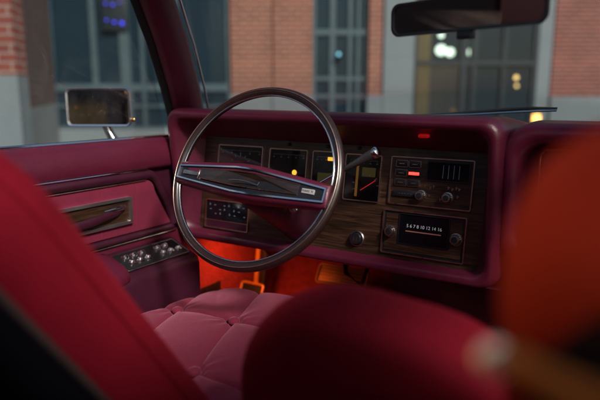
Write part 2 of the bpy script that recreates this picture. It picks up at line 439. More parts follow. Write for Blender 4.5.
b.build('display_segment', M['blue_mark'], cl, smooth=False)
def knob(x, z, r, parent, name='knob'):
    b = MB()
    b.lathe([(r * 1.25, .0012), (r * 1.25, .003), (r, .0035), (r, .013), (r * .88, .0155), (r * .6, .0158), (r * .56, .0148), (.0001, .0148)], PM(x, z), 28)
    k = b.build(name, M['chrome_dull'], parent)
    return k
def knob_cap(x, z, r, parent):
    b = MB(); b.lathe([(r * .58, .0150), (r * .5, .0164), (.0001, .0166)], PM(x, z), 20)
    for j in range(14):
        a = 2 * math.pi * j / 14
        b.box((r * .97, -.0007, .004), (r * 1.06, .0007, .0135), mat=PM(x, z) @ Matrix.Rotation(a, 4, 'Z'))
    return b.build('knob_cap', M['black'], parent)
for x in (-.094, -.038): knob(x, .9165, .0095, cl); knob_cap(x, .9165, .0095, cl)
b = MB()
for (x, z) in ((-.090, .9365), (-.078, .9345), (-.071, .9375), (-.040, .9370), (-.032, .9345), (-.024, .9372), (-.018, .9352), (-.079, .918), (-.020, .920), (-.055, .912)):
    b = MB(); pbox(b, x, x + .005, z, z + .0016, .0015, .0022)
    pbox(b, x + .001, x + .0025, z - .003, z + .003, .0015, .0022)
    b.build('control_mark', M['copper'], cl, smooth=False)

# radio
ra = pframe(MB(), -.173, .0065, .789, .8815, .0024, -.002, .0045).build('radio', M['copper'], dash)
b = MB(); pbox(b, -.1706, .0041, .7914, .8791, .0003, .0015); b.build('radio_face', M['black'], ra, smooth=False)
b = MB(); pbox(b, -.1655, -.137, .797, .874, .0015, .0028); pbox(b, -.026, -.001, .797, .874, .0015, .0028); pbox(b, -.137, -.026, .797, .812, .0015, .0028); b.build('radio_trim', M['wood'], ra, smooth=False)
b = MB(); pbox(b, -.134, -.029, .815, .8745, .0015, .0026); b.build('radio_display', M['display'], ra)
b = MB(); pframe(b, -.136, -.027, .813, .8765, .0016, .0012, .0046, .002); b.build('display_frame', M['black'], ra, smooth=False)
text_mesh('5 6 7 8 10 12 14 16', .0096, PM(-.081, .8515, .0029), 'dial_numbers', M['white_mark'], ra)
b = MB(); pbox(b, -.120, -.044, .8395, .8418, .0026, .003); b.build('tuning_scale', M['pink_mark'], ra, smooth=False)
for x, z in ((-.1535, .836), (-.0125, .836)): knob(x, z, .0105, ra); knob_cap(x, z, .0105, ra)
# lighter knob in a round chrome collar
b = MB(); b.lathe([(.0175, 0), (.0175, .003), (.0155, .0045), (.0135, .003), (.0135, .0015)], PM(-.231, .810), 32, False); lt = b.build('lighter_socket', M['chrome_dull'], dash)
b = MB(); b.lathe([(.0128, .001), (.0128, .010), (.0115, .012), (.0001, .0122)], PM(-.231, .810), 28); b.build('lighter_knob', M['black'], lt)
b = MB()
for dx in (-.0035, .0035): b.box((dx - .001, -.004, .0122), (dx + .001, .004, .0126), mat=PM(-.231, .810))
b.build('lighter_mark', M['chrome_dull'], lt, smooth=False)
# emissive patches: the red glow reflected on the brow, and a green bar
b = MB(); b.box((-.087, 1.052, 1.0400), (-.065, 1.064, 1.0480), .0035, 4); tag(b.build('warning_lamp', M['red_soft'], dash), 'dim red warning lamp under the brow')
b = MB(); pbox(b, -.330, -.325, .836, .852, .001, .004, .001); b.build('indicator_lamp', M['green_glow'], dash)

# passenger side of the dashboard
rings = []
def pring(ins, y, ex=0): rings.append([V((x, y if z > .9 else y + .01, z)) for x, z in rrect(.066 + ins, .775 - ins, .80 + ins, 1.0735 - ins, max(.01, .06 - ins * .5), 8)])
rings.append([V((x, 1.30 if z > .9 else 1.22, z)) for x, z in rrect(.06, .79, .84, 1.066, .03, 8)])
pring(-.002, 1.16); pring(0, 1.10)
for k in range(6):
    a = R(90 * k / 5); pring(.022 * (1 - math.cos(a)), 1.082 - .026 * math.sin(a))
pring(.030, 1.060); pring(.036, 1.07); pring(.040, 1.115)
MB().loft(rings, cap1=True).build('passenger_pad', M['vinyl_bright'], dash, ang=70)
gb = MB()
o_ = rrect(.134, .70, .868, 1.022, .014, 6)
rr_ = [[V((x, 1.114, z)) for x, z in o_], [V((x, 1.106, z)) for x, z in o_], [V((x * .985 + .006, 1.101, (z - .945) * .95 + .945)) for x, z in o_]]
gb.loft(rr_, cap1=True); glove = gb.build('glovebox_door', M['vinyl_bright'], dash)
b = MB(); b.tube([V((x, 1.103, z)) for x, z in rrect(.131, .703, .865, 1.025, .016, 6)], .0018, 8, closed=True); b.build('glovebox_trim', M['copper'], glove)
# valance under the lower lip and the duct behind
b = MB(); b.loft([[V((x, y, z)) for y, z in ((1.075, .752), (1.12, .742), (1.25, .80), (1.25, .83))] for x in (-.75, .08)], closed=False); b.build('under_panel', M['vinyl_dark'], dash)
# courtesy lamp below the dashboard that lights the driver's footwell
b = MB(); b.box((-.66, 1.16, .735), (-.58, 1.20, .75), .004); b.build('footwell_lamp', M['courtesy'], dash)

# ================================================================== STEERING WHEEL
WC = V((-.369, .894, .962)); t_, y_ = .441, .09
Wn = V((math.sin(y_) * math.cos(t_), -math.cos(t_) * math.cos(y_), math.sin(t_)))
wa = V((0, 0, 1)).cross(Wn).normalized()
turn = R(-4.5)
wb = Wn.cross(wa)
wx = wa * math.cos(turn) + wb * math.sin(turn)
WM = axis(WC, Wn, wx)      # local x along the spoke, y up, z to the driver
wheel = thing('steering_wheel', 'dark thin-rimmed steering wheel with one straight padded spoke and chrome trim', 'steering wheel', WC)
def wpt(x, y, z): return WM @ V((x, y, z))
circ = lambda r, z, n=96: [wpt(r * math.cos(2 * math.pi * k / n), r * math.sin(2 * math.pi * k / n), z) for k in range(n)]
MB().tube(circ(.1845, 0), .0104, 14, closed=True, up=Wn, flat=(1.0, .92)).build('rim', M['rim_wood'], wheel, ang=80)
MB().tube(circ(.1745, .0045), .0020, 8, closed=True, up=Wn).build('rim_trim', M['chrome'], wheel, ang=80)
MB().tube(circ(.1860, .0110), .0011, 8, closed=True, up=Wn).build('rim_trim', M['copper'], wheel, ang=80)
def hexa(L, hc, he, cy=-.018, flat=.05):
    return [(-L, cy - he), (-flat, cy - hc * .96), (flat, cy - hc), (L, cy - he), (L, cy + he), (flat, cy + hc * .96), (-flat, cy + hc), (-L, cy + he)]
def hexring(L, hc, he, z, zc=0, n=14, cy=-.018):
    """smooth hexagonal bar outline, sampled so that its top and bottom bow gently"""
    pts = []
    for s in (1, -1):
        for k in range(n + 1):
            x = s * (L - 2 * L * k / n)
            f = 1 - abs(x) / L
            h = he + (hc - he) * min(1, f * 1.15)
            pts.append(wpt(x, cy + s * h, z + zc * f))
    return pts
MB().loft([hexring(.180, .034, .022, -.014), hexring(.180, .038, .024, -.004), hexring(.178, .037, .0235, .008, .010), hexring(.174, .032, .019, .014, .014), hexring(.168, .027, .014, .015, .014)], cap0=True, cap1=True).build('spoke', M['vinyl'], wheel, ang=60)
def band(Lo, ho, eo, Li, hi, ei, z0, z1, zc):
    return MB().loft([hexring(Lo, ho, eo, z0, zc), hexring(Lo, ho, eo, z1, zc), hexring(Li, hi, ei, z1, zc), hexring(Li, hi, ei, z0, zc)])
sp_tr = band(.1725, .0262, .0140, .1695, .0232, .0112, .0125, .0195, .0135).build('spoke_trim', M['chrome'], wheel, ang=30)
MB().loft([hexring(.169, .0228, .0108, .0145, .0135), hexring(.169, .0228, .0108, .0158, .0135)], cap1=True).build('spoke_insert', M['black'], sp_tr, smooth=False)
def hexring2(x0, x1, h0, hc, h1, z, zc, cy=-.016, n=14):
    L = .169; pts = []
    for s in (1, -1):
        for k in range(n + 1):
            x = (x1 + (x0 - x1) * k / n) if s > 0 else (x0 + (x1 - x0) * k / n)
            f = 1 - abs(x) / L; h = (h0 + (hc - h0) * min(1, f * 1.15))
            pts.append(wpt(x, cy + s * h, z + zc * f))
    return pts
MB().loft([hexring2(-.112, .118, .0068, .0142, .006, .0158, .0135), hexring2(-.112, .118, .0068, .0142, .006, .0172, .0135)], cap1=True).build('wood_insert', M['wood_spoke'], sp_tr, smooth=False)
b = MB()
for s in (1, -1):
    for (xa, xb) in ((-.112, .118),):
        b.tube([p + Wn * .0012 for p in (hexring2(-.112, .118, .0072, .0150, .006, .0162, .0135)[:15] if s > 0 else hexring2(-.112, .118, .0072, .0150, .006, .0162, .0135)[15:])], .0009, 6)
b.build('insert_trim', M['copper'], sp_tr)
# left end plate with its divider bar, white badge at the right end
b = MB(); b.box((-.158, -.0235, .0165), (-.120, -.0145, .0195), .001, 2, WM @ Matrix.Translation((0, .001, .0012)))
b.box((-.1175, -.029, .0168), (-.1145, -.009, .021), .0006, 1, WM @ Matrix.Translation((0, 0, .0012))); b.build('end_plate', M['chrome_dull'], sp_tr)
b = MB(); b.box((.1245, -.0205, .0165), (.151, -.0112, .0205), .0006, 1, WM); bd = b.build('badge', M['badge'], sp_tr)
text_mesh('MARK IV', .0062, WM @ Matrix.Translation((.1378, -.016, .0207)), 'badge_lettering', M['black'], sp_tr)
# bow shaped emblem in the middle
b = MB(); b.tube([wpt(-.034 + .068 * k / 12, -.0215 + .0035 * math.sin(k / 12 * 3.0) - .002 * k / 12, .0325 - abs(-.034 + .068 * k / 12) * .08) for k in range(13)] + [wpt(.036, -.0165, .0295)], [.0006] + [.0012] * 11 + [.001, .0005], 8); b.build('emblem', M['chrome_dull'], sp_tr)
# column shroud
cp = WC - wb * .018 - Wn * .005
b = MB()
prof = [(.028, 0), (.044, -.018), (.047, -.06), (.050, -.12), (.056, -.20), (.070, -.30), (.072, -.42)]
Mcol = axis(cp, Wn)
b.lathe(prof, Mcol, 36); column = thing('steering_column', 'burgundy steering column shroud running from the wheel into the dashboard', 'steering column', Mcol @ V((0, 0, -.2)))
b.build('column_shroud', M['vinyl_dark'], column, ang=50)
b = MB(); km = axis(V((-.312, .955, .893)), V((.55, -.75, .3)))
b.lathe([(.010, -.012), (.010, .003), (.008, .005), (.0001, .005)], km, 20); lk = b.build('ignition_lock', M['chrome_dull'], column)
b = MB(); b.box((-.0012, -.009, .004), (.0012, .009, .022), .0008, 2, km @ Matrix.Rotation(R(40), 4, 'Z')); b.build('ignition_key', M['chrome'], lk)

# column shift lever
ga, gb_ = V((-.318, .985, .918)), V((-.136, .980, 1.018))
gear = thing('gear_lever', 'column gear lever with black grip and chrome end right of the wheel', 'gear lever', ga)
d_ = (gb_ - ga)
MB().tube([ga, ga + d_ * .3 + V((0, 0, -.002)), ga + d_ * .62], [.005, .0042, .0038], 12).build('lever_rod', M['chrome'], gear)
MB().tube([ga + d_ * .58, ga + d_ * .60, ga + d_ * .72, ga + d_ * .88, ga + d_ * .95], [.0045, .0056, .0066, .0098, .0106], 18).build('grip', M['lever_black'], gear, ang=60)
MB().lathe([(.0108, 0), (.0116, .003), (.0112, .008), (.0085, .0105), (.0001, .0112)], axis(ga + d_ * .945, d_), 24).build('end_cap', M['chrome'], gear, ang=50)

# ================================================================== PEDALS
def pad(b, c, w, h, th, ang):
    m = Matrix.Translation(c) @ Matrix.Rotation(R(ang), 4, 'X')
    return b.box((-w / 2, -th / 2, -h / 2), (w / 2, th / 2, h / 2), .006, 3, m), m
bp_ = thing('brake_pedal', 'wide brake pedal with bright metal edge hanging in the middle of the footwell', 'pedal', (-.425, 1.4, .6))
b, m = pad(MB(), V((-.425, 1.40, .597)), .16, .056, .018, -32); pdl = b.build('pedal_pad', M['gold_dark'], bp_)
b = MB(); b.tube([m @ V((x, -.010, z)) for x, z in rrect(-.080, .080, -.028, .028, .008, 4)], .0042, 8, closed=True); b.build('pad_trim', M['gold'], pdl)
b = MB()
for k in range(5): b.box((-.07, -.0125, -.02 + k * .010 - .0012), (.07, -.009, -.02 + k * .010 + .0012), 0, 1, m)
b.build('pad_rib', M['gold'], pdl, smooth=False)
MB().tube([(-.42, 1.41, .60), (-.42, 1.40, .66), (-.42, 1.36, .74), (-.42, 1.30, .86)], .008, 10, flat=(1, 1.4)).build('pedal_arm', M['gold'], bp_)
pp = thing('parking_brake_pedal', 'narrow parking brake pedal with upright metal arm beside the kick panel', 'pedal', (-.755, 1.4, .55))
b, m = pad(MB(), V((-.735, 1.37, .505)), .085, .05, .016, -25); q = b.build('pedal_pad', M['rubber'], pp)
b = MB(); b.tube([m @ V((x, -.009, z)) for x, z in rrect(-.042, .042, -.025, .025, .008, 4)], .004, 8, closed=True); b.build('pad_trim', M['gold'], q)
MB().box((-.007, -.006, -.10), (.007, .006, .10), .003, 2, Matrix.Translation((-.728, 1.39, .60)) @ Matrix.Rotation(R(-8), 4, 'X')).build('pedal_arm', M['gold'], pp)
MB().box((.0145, -.005, -.10), (.034, .007, .10), .003, 2, Matrix.Translation((-.728, 1.39, .60)) @ Matrix.Rotation(R(-8), 4, 'X')).build('arm_edge', M['rubber'], pp)
ap = thing('accelerator_pedal', 'slim accelerator pedal at the right of the footwell with bright edges', 'pedal', (-.235, 1.4, .6))
b, m = pad(MB(), V((-.232, 1.40, .60)), .055, .15, .016, -30); q = b.build('pedal_pad', M['rubber'], ap)
b = MB()
for x in (-.026, .0, .026): b.box((x - .003, -.011, -.07), (x + .003, -.007, .07), .001, 1, m)
b.build('pad_trim', M['gold'], q)
MB().tube([(-.232, 1.42, .63), (-.232, 1.42, .72), (-.23, 1.40, .82)], .007, 10).build('pedal_arm', M['rubber'], ap)

# ================================================================== DRIVER'S DOOR
car = thing('car', 'burgundy vintage car cabin shell with padded pillars, windscreen and closed driver door', 'car', (0, 1.0, .22))
door = MB().box((-.835, -.10, .34), (-.768, 1.10, .942), .004).build('door', M['vinyl_dark'], car)
door['label'] = 'burgundy door with velvet panel and window switches'
def prof_loft(prof, y0, y1, nseg=2):
    return MB().loft([[V((x, y0 + (y1 - y0) * k / nseg, z)) for x, z in prof] for k in range(nseg + 1)], closed=True, cap0=True, cap1=True)
# upper pad
up_prof = [(-.835, 1.000), (-.800, 1.012), (-.782, 1.0155), (-.770, 1.012), (-.760, 1.000), (-.752, .975), (-.750, .950), (-.756, .941), (-.80, .935)]
prof_loft(up_prof, -.10, 1.085).build('upper_pad', M['vinyl'], door, ang=50)
MB().tube([(-.783, -.10, 1.0175), (-.783, 1.08, 1.0175)], .0042, 8).build('sill_trim', M['chrome'], door)
MB().box((-.812, -.10, 1.008), (-.796, 1.09, 1.020), .002).build('window_seal', M['rubber'], door)
MB().box((-.768, -.08, .36), (-.757, 1.085, .772), .004).build('lower_panel', M['vinyl'], door)
# velvet insert with two seams, clipped at its sloping front edge
ins_pts = [(.02, .790), (1.046, .790)]
nn = 8
for k in range(nn + 1):
    a = R(0 + 90 * k / nn); ins_pts.append((.965 + .030 * math.cos(a), .885 + .030 * math.sin(a)))
ins_pts.append((.02, .915))
rings = []
for dx, sc in ((-.770, 1), (-.7585, 1), (-.7545, .994)):
    rings.append([V((dx, .55 + (y - .55) * sc, .852 + (z - .852) * (sc if sc == 1 else .95))) for y, z in ins_pts])
MB().loft(rings, cap0=True, cap1=True).build('velvet_insert', M['velvet'], door, ang=50)
for y in (.54, .68, .822, .925): MB().tube([(-.7548, y, .794), (-.7548, y + .004, .911)], .0018, 8).build('insert_seam', M['velvet'], door)
# rolled trim around the insert, chrome beads above and below the roll
path = [(.0, .929), (.30, .929), (.60, .929), (.90, .929), (.965, .928)]
for k in range(1, 7):
    a = R(90 - 62 * k / 6); path.append((.968 + .040 * math.cos(a), .890 + .039 * math.sin(a)))
path += [(1.030, .860), (1.048, .815), (1.054, .790)]
MB().tube([(-.757, y, z) for y, z in path], .0115, 12, up=(1, 0, 0), flat=(1, 1)).build('trim_roll', M['vinyl_dark'], door, ang=70)
MB().tube([(-.752, y, .9425) for y in (-.05, .3, .6, .97)] , .0024, 8).build('trim_bead', M['chrome'], door)
MB().tube([(-.752, y, .9155) for y in (-.05, .3, .6, .962)], .0016, 8).build('trim_bead', M['copper'], door)
MB().tube([(-.757, y, .7815) for y in (-.05, .5, 1.05)], .0085, 10, up=(1, 0, 0)).build('lower_roll', M['vinyl_dark'], door)
MB().tube([(-.7515, y, .7715) for y in (-.05, .5, 1.06)], .0016, 8).build('trim_bead', M['chrome_dull'], door)
# pull handle plate
def yz(b, y0, y1, z0, z1, xa, xb, bev=0): return b.box((xa, y0, z0), (xb, y1, z1), bev)
b = MB()
o_ = rrect(.50, .910, .8175, .8835, .003, 3); i_ = rrect(.507, .903, .8245, .8765, .002, 3)
b.loft([[V((-.756, y, z)) for y, z in o_], [V((-.745, y, z)) for y, z in o_], [V((-.745, y, z)) for y, z in i_], [V((-.756, y, z)) for y, z in i_]])
plate = b.build('pull_handle', M['chrome_satin'], door, ang=30)
b = MB(); yz(b, .506, .904, .8235, .8775, -.757, -.7508); b.build('wood_inlay', M['wood_light'], door, smooth=False)
MB().tube([(-.748, .50, .838), (-.738, .60, .838), (-.728, .70, .841), (-.730, .78, .845), (-.742, .86, .852), (-.750, .885, .856)], [.006, .010, .010, .010, .008, .005], 14, up=(1, 0, 0), flat=(.55, 1)).build('pull_strap', M['vinyl_dark'], door, ang=70)
MB().tube([(-.748, .888, .862), (-.740, .878, .862), (-.737, .85, .861), (-.738, .822, .860)], [.005, .0055, .0045, .003], 10, flat=(1.1, .7)).build('release_lever', M['chrome'], door, ang=60)
# armrest
ar_prof = [(-.757, .40), (-.662, .40), (-.655, .42), (-.655, .700), (-.660, .716), (-.670, .722), (-.745, .752), (-.757, .755)]
arm = prof_loft(ar_prof, .30, 1.040).build('armrest', M['vinyl_dark'], door, ang=45)
# raised pad of the armrest behind the switches
pr = [(-.752, .750), (-.746, .766), (-.72, .764), (-.668, .742), (-.656, .730), (-.652, .715), (-.660, .702), (-.70, .712)]
MB().loft([[V((-.70 + (x + .70) * s, y, .735 + (z - .735) * s)) for x, z in pr] for y, s in ((.30, .8), (.305, 1), (.800, 1), (.815, .93), (.820, .8))], cap0=True, cap1=True).build('armrest_pad', M['vinyl'], door, ang=60)
# switch plate lies on the sloping top
An = V((.030, 0, .075)).normalized(); Am = axis(V((-.7075, .925, .7388)), V((.372, 0, .928)), (0, 1, 0))   # local x forward, y to the left (outboard)
MB().box((-.098, -.034, -.001), (.100, .032, .0035), .0015, 2, Am).build('switch_plate', M['black'], door)
b = MB(); b.tube([Am @ V((x, y, .0038)) for x, y in rrect(-.098, .100, -.034, .032, .003, 3)], .0014, 6, closed=True); b.build('plate_trim', M['chrome_dull'], door)
for gx in (-.070, -.045, -.020, .030, .055, .080):
    for gy in (-.013, .012):
        if gx == .080 and gy > 0: continue
        b = MB(); mm = Am @ Matrix.Translation((gx, gy, 0))
        b.loft([[mm @ V((x * s, y * s, z)) for x, y in rrect(-.0085, .0085, -.0075, .0075, .003, 3)] for s, z in ((1, .002), (1, .006), (.82, .0085))] , cap1=True)
        b.lathe([(.0055, .0085), (.0062, .0115), (.0045, .0135), (.0001, .014)], mm @ Matrix.Rotation(R(12 if gy > 0 else -12), 4, 'X'), 14)
        b.build('window_switch', M['chrome'], door)
# outer skin and side window
prof_loft([(-.985, .25), (-.84, .28), (-.84, .99), (-.87, 1.01), (-.93, .98), (-.985, .80), (-.99, .55)], -.15, 1.12).build('outer_skin', M['body'], door, ang=40)
MB().loft([[V((-.806, -.06, 1.008)), V((-.806, 1.09, 1.008))], [V((-.745, -.06, 1.345)), V((-.745, .965, 1.345))]], closed=False).build('side_window', M['glass_car'], door, smooth=False)
# side mirror
SMc = V((-.965, 1.003, 1.0905)); SMn = V((.456, -.89, .012)).normalized()
SMm = axis(SMc, SMn, (.89, .456, 0))
o_ = rrect(-.0895, .0895, -.051, .051, .014, 5)
b = MB()
def sc_ring(s, z, dx=0): return [SMm @ V((x * s, y * s, z)) for x, y in o_]
i_ = rrect(-.0835, .0835, -.045, .045, .010, 5)
b.loft([sc_ring(.55, -.052), sc_ring(.85, -.040), sc_ring(.97, -.018), sc_ring(1, .0), [SMm @ V((x, y, .003)) for x, y in rrect(-.088, .088, -.0495, .0495, .013, 5)], [SMm @ V((x, y, .001)) for x, y in i_], [SMm @ V((x, y, -.003)) for x, y in i_]], cap0=True)
smo = b.build('side_mirror', M['chrome_satin'], car, ang=50)
MB().loft([[SMm @ V((x, y, -.002)) for x, y in i_], [SMm @ V((x, y, -.001)) for x, y in i_]], cap1=True).build('mirror_glass', M['mirror'], smo, smooth=False)
b = MB(); b.tube([SMm @ V((.010, -.046, -.02)), SMm @ V((.018, -.07, -.025)), V((-.93, 1.03, .985)), V((-.93, 1.035, .955))], [.013, .012, .016, .022], 12); b.build('mirror_arm', M['chrome'], smo, ang=60)
b = MB(); b.lathe([(.006, 0), (.006, .004), (.003, .006), (.0001, .006)], SMm @ Matrix.Translation((.094, -.033, -.004)), 12); b.build('adjuster_knob', M['brass'], smo)

# ================================================================== CAR BODY (shell round the cabin)
def pillar(sgn):
    # six sections from the cowl up to the roof, each a rounded blade seen from inside
    secs = [(-.765, 1.155, 1.060, .062), (-.745, 1.115, 1.14, .060), (-.715, 1.045, 1.25, .058), (-.690, .975, 1.345, .058), (-.66, .90, 1.42, .06)]
    r_ = []
    for x, y, z, w in secs:
        ring_ = []
        for dx, dy in ((-.028, -.055), (-.004, -.058), (.010, -.045), (.016, -.010), (.012, .025), (.0, .050), (-.016, .058), (-.030, .050)):
            ring_.append(V((sgn * (x + dx) * 1.0 if sgn > 0 else -(x + dx), y + dy, z)))
        r_.append(ring_)
    return MB().loft(r_, cap0=True, cap1=True)
for s in (1, -1):
    pl_ = pillar(s).build('windscreen_pillar', M['vinyl'], car, ang=70)
    secs = [(-.787, 1.098, 1.055), (-.768, 1.055, 1.14), (-.738, .985, 1.25), (-.713, .915, 1.345), (-.683, .84, 1.42)]
    MB().tube([V((s * x, y, z)) for x, y, z in secs], .0105, 10).build('pillar_seal', M['rubber'], pl_)
    secs = [(-.757, 1.213, 1.062), (-.737, 1.173, 1.14), (-.707, 1.103, 1.25), (-.682, 1.033, 1.345), (-.652, .958, 1.42)]
    MB().tube([V((s * x, y, z)) for x, y, z in secs], .0032, 8).build('pillar_bead', M['chrome'], pl_)
# windscreen: gently bowed
rings = []
for k in range(5):
    f = k / 4; row = []
    for j in range(17):
        u = -1 + 2 * j / 16
        row.append(V((u * (.765 - .09 * f), 1.225 - .28 * f + (.16 - .05 * f) * (1 - u * u), 1.055 + .365 * f)))
    rings.append(row)
MB().loft(rings, closed=False).build('windscreen', M['glass_car'], car)
# roof and its lining
def roofrow(y, z, w, dz): return [V((w * u, y, z - dz * u * u)) for u in [-1 + j / 6 for j in range(13)]]
def roof(name, zz, w, mat):
    # four strips leave an unseen opening, added to let light onto the front seats
    def zf(x, y): return zz + .04 * (1 - ((y - .2) / .9) ** 2) - .05 * (x / .7) ** 2
    b = MB()
    xs = [-w, -w * .9, -OPX, -OPX * .5, 0, OPX * .5, OPX, w * .9, w]; ys = [-.75, -.5, OPY0, OPY0 + .3, OPY1 - .3, OPY1, .95, 1.03]
    for ya, yb in zip(ys, ys[1:]):
        for xa, xb in zip(xs, xs[1:]):
            if ya >= OPY0 - 1e-6 and yb <= OPY1 + 1e-6 and xa >= -OPX - 1e-6 and xb <= OPX + 1e-6: continue
            b.loft([[V((xa, ya, zf(xa, ya))), V((xb, ya, zf(xb, ya)))], [V((xa, yb, zf(xa, yb))), V((xb, yb, zf(xb, yb)))]], closed=False)
    return b.build(name, mat, car)
OPX, OPY0, OPY1 = .55, -.04, .86
roof('roof_skin', 1.425, .67, M['body']); roof('headliner', 1.40, .675, M['headliner'])
MB().tube([V((x, y, 1.425 + .04 * (1 - ((y - .2) / .9) ** 2) - .05 * (x / .7) ** 2)) for x, y in rrect(-OPX, OPX, OPY0, OPY1, .03, 4)], .016, 8, closed=True).build('moonroof_frame', M['chrome_dull'], car)
# rear quarters, parcel shelf and back glass
for s in (-1, 1):
    MB().loft([[V((s * x, y, z)) for y, z in pts] for x, pts in ((.79, ((-.10, .30), (-.10, 1.42), (-.75, 1.38), (-1.15, 1.05), (-1.15, .30))), (.82, ((-.10, .30), (-.10, 1.42), (-.75, 1.38), (-1.15, 1.05), (-1.15, .30))))], cap0=True, cap1=True).build('quarter_panel', M['headliner'], car, smooth=False)
MB().box((-.80, -1.25, .70), (.80, -.75, 1.0), .02).build('parcel_shelf', M['vinyl_dark'], car)
MB().loft([[V((-.68, -.75, 1.38)), V((.68, -.75, 1.38))], [V((-.74, -1.18, 1.0)), V((.74, -1.18, 1.0))]], closed=False).build('rear_window', M['glass_car'], car, smooth=False)
MB().box((-.79, -.36, 1.16), (-.772, -.24, 1.21), .006).build('courtesy_lamp', M['courtesy_rear'], car)
# right hand door, outer sides, floor, firewall
MB().box((.77, -.10, .30), (.86, 1.10, 1.012), .01).build('right_door_panel', M['vinyl'], car)
MB().loft([[V((.806, -.06, 1.008)), V((.806, 1.09, 1.008))], [V((.745, -.06, 1.345)), V((.745, .965, 1.345))]], closed=False).build('right_side_window', M['glass_car'], car, smooth=False)
b = MB()
fl = [(-.40, .30), (.5, .30), (1.15, .30), (1.40, .36), (1.66, .62), (1.70, .90)]
fr = []
for k in range(len(fl) - 1):
    for j in range(4): fr.append((fl[k][0] + (fl[k + 1][0] - fl[k][0]) * j / 4, fl[k][1] + (fl[k + 1][1] - fl[k][1]) * j / 4))
fr.append(fl[-1])
b.loft([[V((x, y, z + (.16 * math.exp(-(x / .13) ** 2) if y < 1.6 else .16 * math.exp(-(x / .13) ** 2) * .5))) for x in [-.80 + 1.6 * j / 40 for j in range(41)]] for y, z in fr], closed=False)
b.build('floor_carpet', M['carpet'], car, ang=80)
for s in (-1, 1):
    MB().box((s * .79 - .012, 1.08, .28), (s * .79 + .012, 1.70, .90), .004).build('kick_panel', M['carpet'], car)
b = MB()
for j in range(9):
    for k in range(9): b.box((-.777, 1.155 + j * .011, .46 + k * .011), (-.772, 1.163 + j * .011, .468 + k * .011))
b.box((-.778, 1.145, .45), (-.774, 1.262, .565)); b.build('speaker_grille', M['black'], car, smooth=False)
# wiring hanging under the dashboard
MB().tube([(-.60, 1.20, .80), (-.59, 1.23, .70), (-.56, 1.25, .66), (-.53, 1.23, .70), (-.52, 1.2, .80)], .004, 8).build('wiring', M['rubber'], car)
MB().tube([(-.36, 1.25, .80), (-.35, 1.27, .66), (-.31, 1.28, .63), (-.28, 1.26, .70), (-.27, 1.24, .80)], .006, 8).build('wiring', M['rubber'], car)
MB().tube([(-.70, 1.25, .78), (-.66, 1.26, .70), (-.60, 1.27, .72), (-.50, 1.26, .70), (-.40, 1.25, .74)], .007, 8).build('wiring', M['rubber'], car)
MB().box((-.2, 1.20, .62), (.10, 1.34, .74), .02).build('heater_duct', M['vinyl_dark'], car)
# cowl, bonnet and wings
MB().loft([[V((x, y, z)) for x in (-.80, -.4, 0, .4, .80)] for y, z in ((1.22, 1.050), (1.42, 1.042), (1.5, 1.02))], closed=False).build('cowl', M['black'], car)
hood = []
for y, z in ((1.48, 1.018), (1.9, 1.005), (2.6, .975), (3.25, .93), (3.33, .88), (3.34, .60)):
    hood.append([V((x, y, z - .05 * (abs(x) / .93) ** 4 + .008 * math.exp(-(x / .06) ** 2))) for x in [-.93 + 1.86 * j / 24 for j in range(25)]])
MB().loft(hood, closed=False).build('bonnet', M['body'], car, ang=60)
for s in (-1, 1):
    MB().loft([[V((s * x, y, z)) for x, z in ((.92, .965 if y < 2.5 else .90), (.98, .90), (.99, .55), (.97, .28))] for y in (1.12, 2.0, 3.1, 3.3)], closed=False).build('wing', M['body'], car)
for s in (-1, 1):
    for y in (2.45, -1.1):
        w_ = MB().lathe([(.20, -.09), (.30, -.10), (.345, -.08), (.35, 0), (.345, .08), (.30, .10), (.20, .09)], axis(V((s * .82, y, .352)), (1, 0, 0)), 32).build('wheel', M['rubber'], car)
        MB().lathe([(.20, 0), (.19, .085 * 1), (.08, .095), (.0001, .097)], axis(V((s * .82, y, .352)), (s, 0, 0)), 28).build('hubcap', M['chrome'], w_)
MB().box((-.92, -2.3, .35), (.92, -1.2, .95), .08, 3).build('boot', M['body'], car)
# rear bench, seen only in the mirror
MB().box((-.72, -.85, .40), (.72, -.38, .66), .06, 4).build('rear_cushion', M['velvet_red'], car)
MB().box((-.72, -.95, .55), (.72, -.78, 1.0), .05, 4).build('rear_backrest', M['velvet_red'], car)

# ================================================================== MIRROR, WIPER
Mc = V((.035, .8935, 1.246)); Mn = V((-.253, -.967, -.03)).normalized(); Mm = axis(Mc, Mn, (.967, -.253, 0))
rv = thing('rear_view_mirror', 'wide rear-view mirror in black frame hanging at the top of the windscreen', 'mirror', Mc)
def mrect(w, h, r, z, taper=.0):
    return [Mm @ V((x, y * (1 + taper * x), z)) for x, y in rrect(-w, w, -h, h, r, 6)]
b = MB(); b.loft([mrect(.10, .015, .010, -.030), mrect(.128, .024, .014, -.016), mrect(.1345, .0272, .015, 0), mrect(.1335, .0264, .015, .003), mrect(.1285, .0222, .012, .0025), mrect(.1285, .0222, .012, -.002)], cap0=True); b.build('mirror_housing', M['black'], rv, ang=50)
MB().loft([mrect(.1284, .0221, .012, -.001), mrect(.1284, .0221, .012, .0004)], cap1=True).build('mirror_glass', M['mirror_dim'], rv, smooth=False)
MB().box((-.012, -.039, -.012), (.014, -.0265, .002), .002, 2, Mm @ Matrix.Translation((.004, 0, 0))).build('dipping_tab', M['black'], rv)
MB().tube([Mm @ V((0, .0, -.028)), Mm @ V((0, .05, -.06)), V((.05, 1.00, 1.40))], [.008, .006, .009], 12).build('mirror_stem', M['chrome_dull'], rv)
wp = thing('windscreen_wiper', 'thin windscreen wiper resting low on the glass above the dashboard', 'wiper', (-.05, 1.42, 1.06))
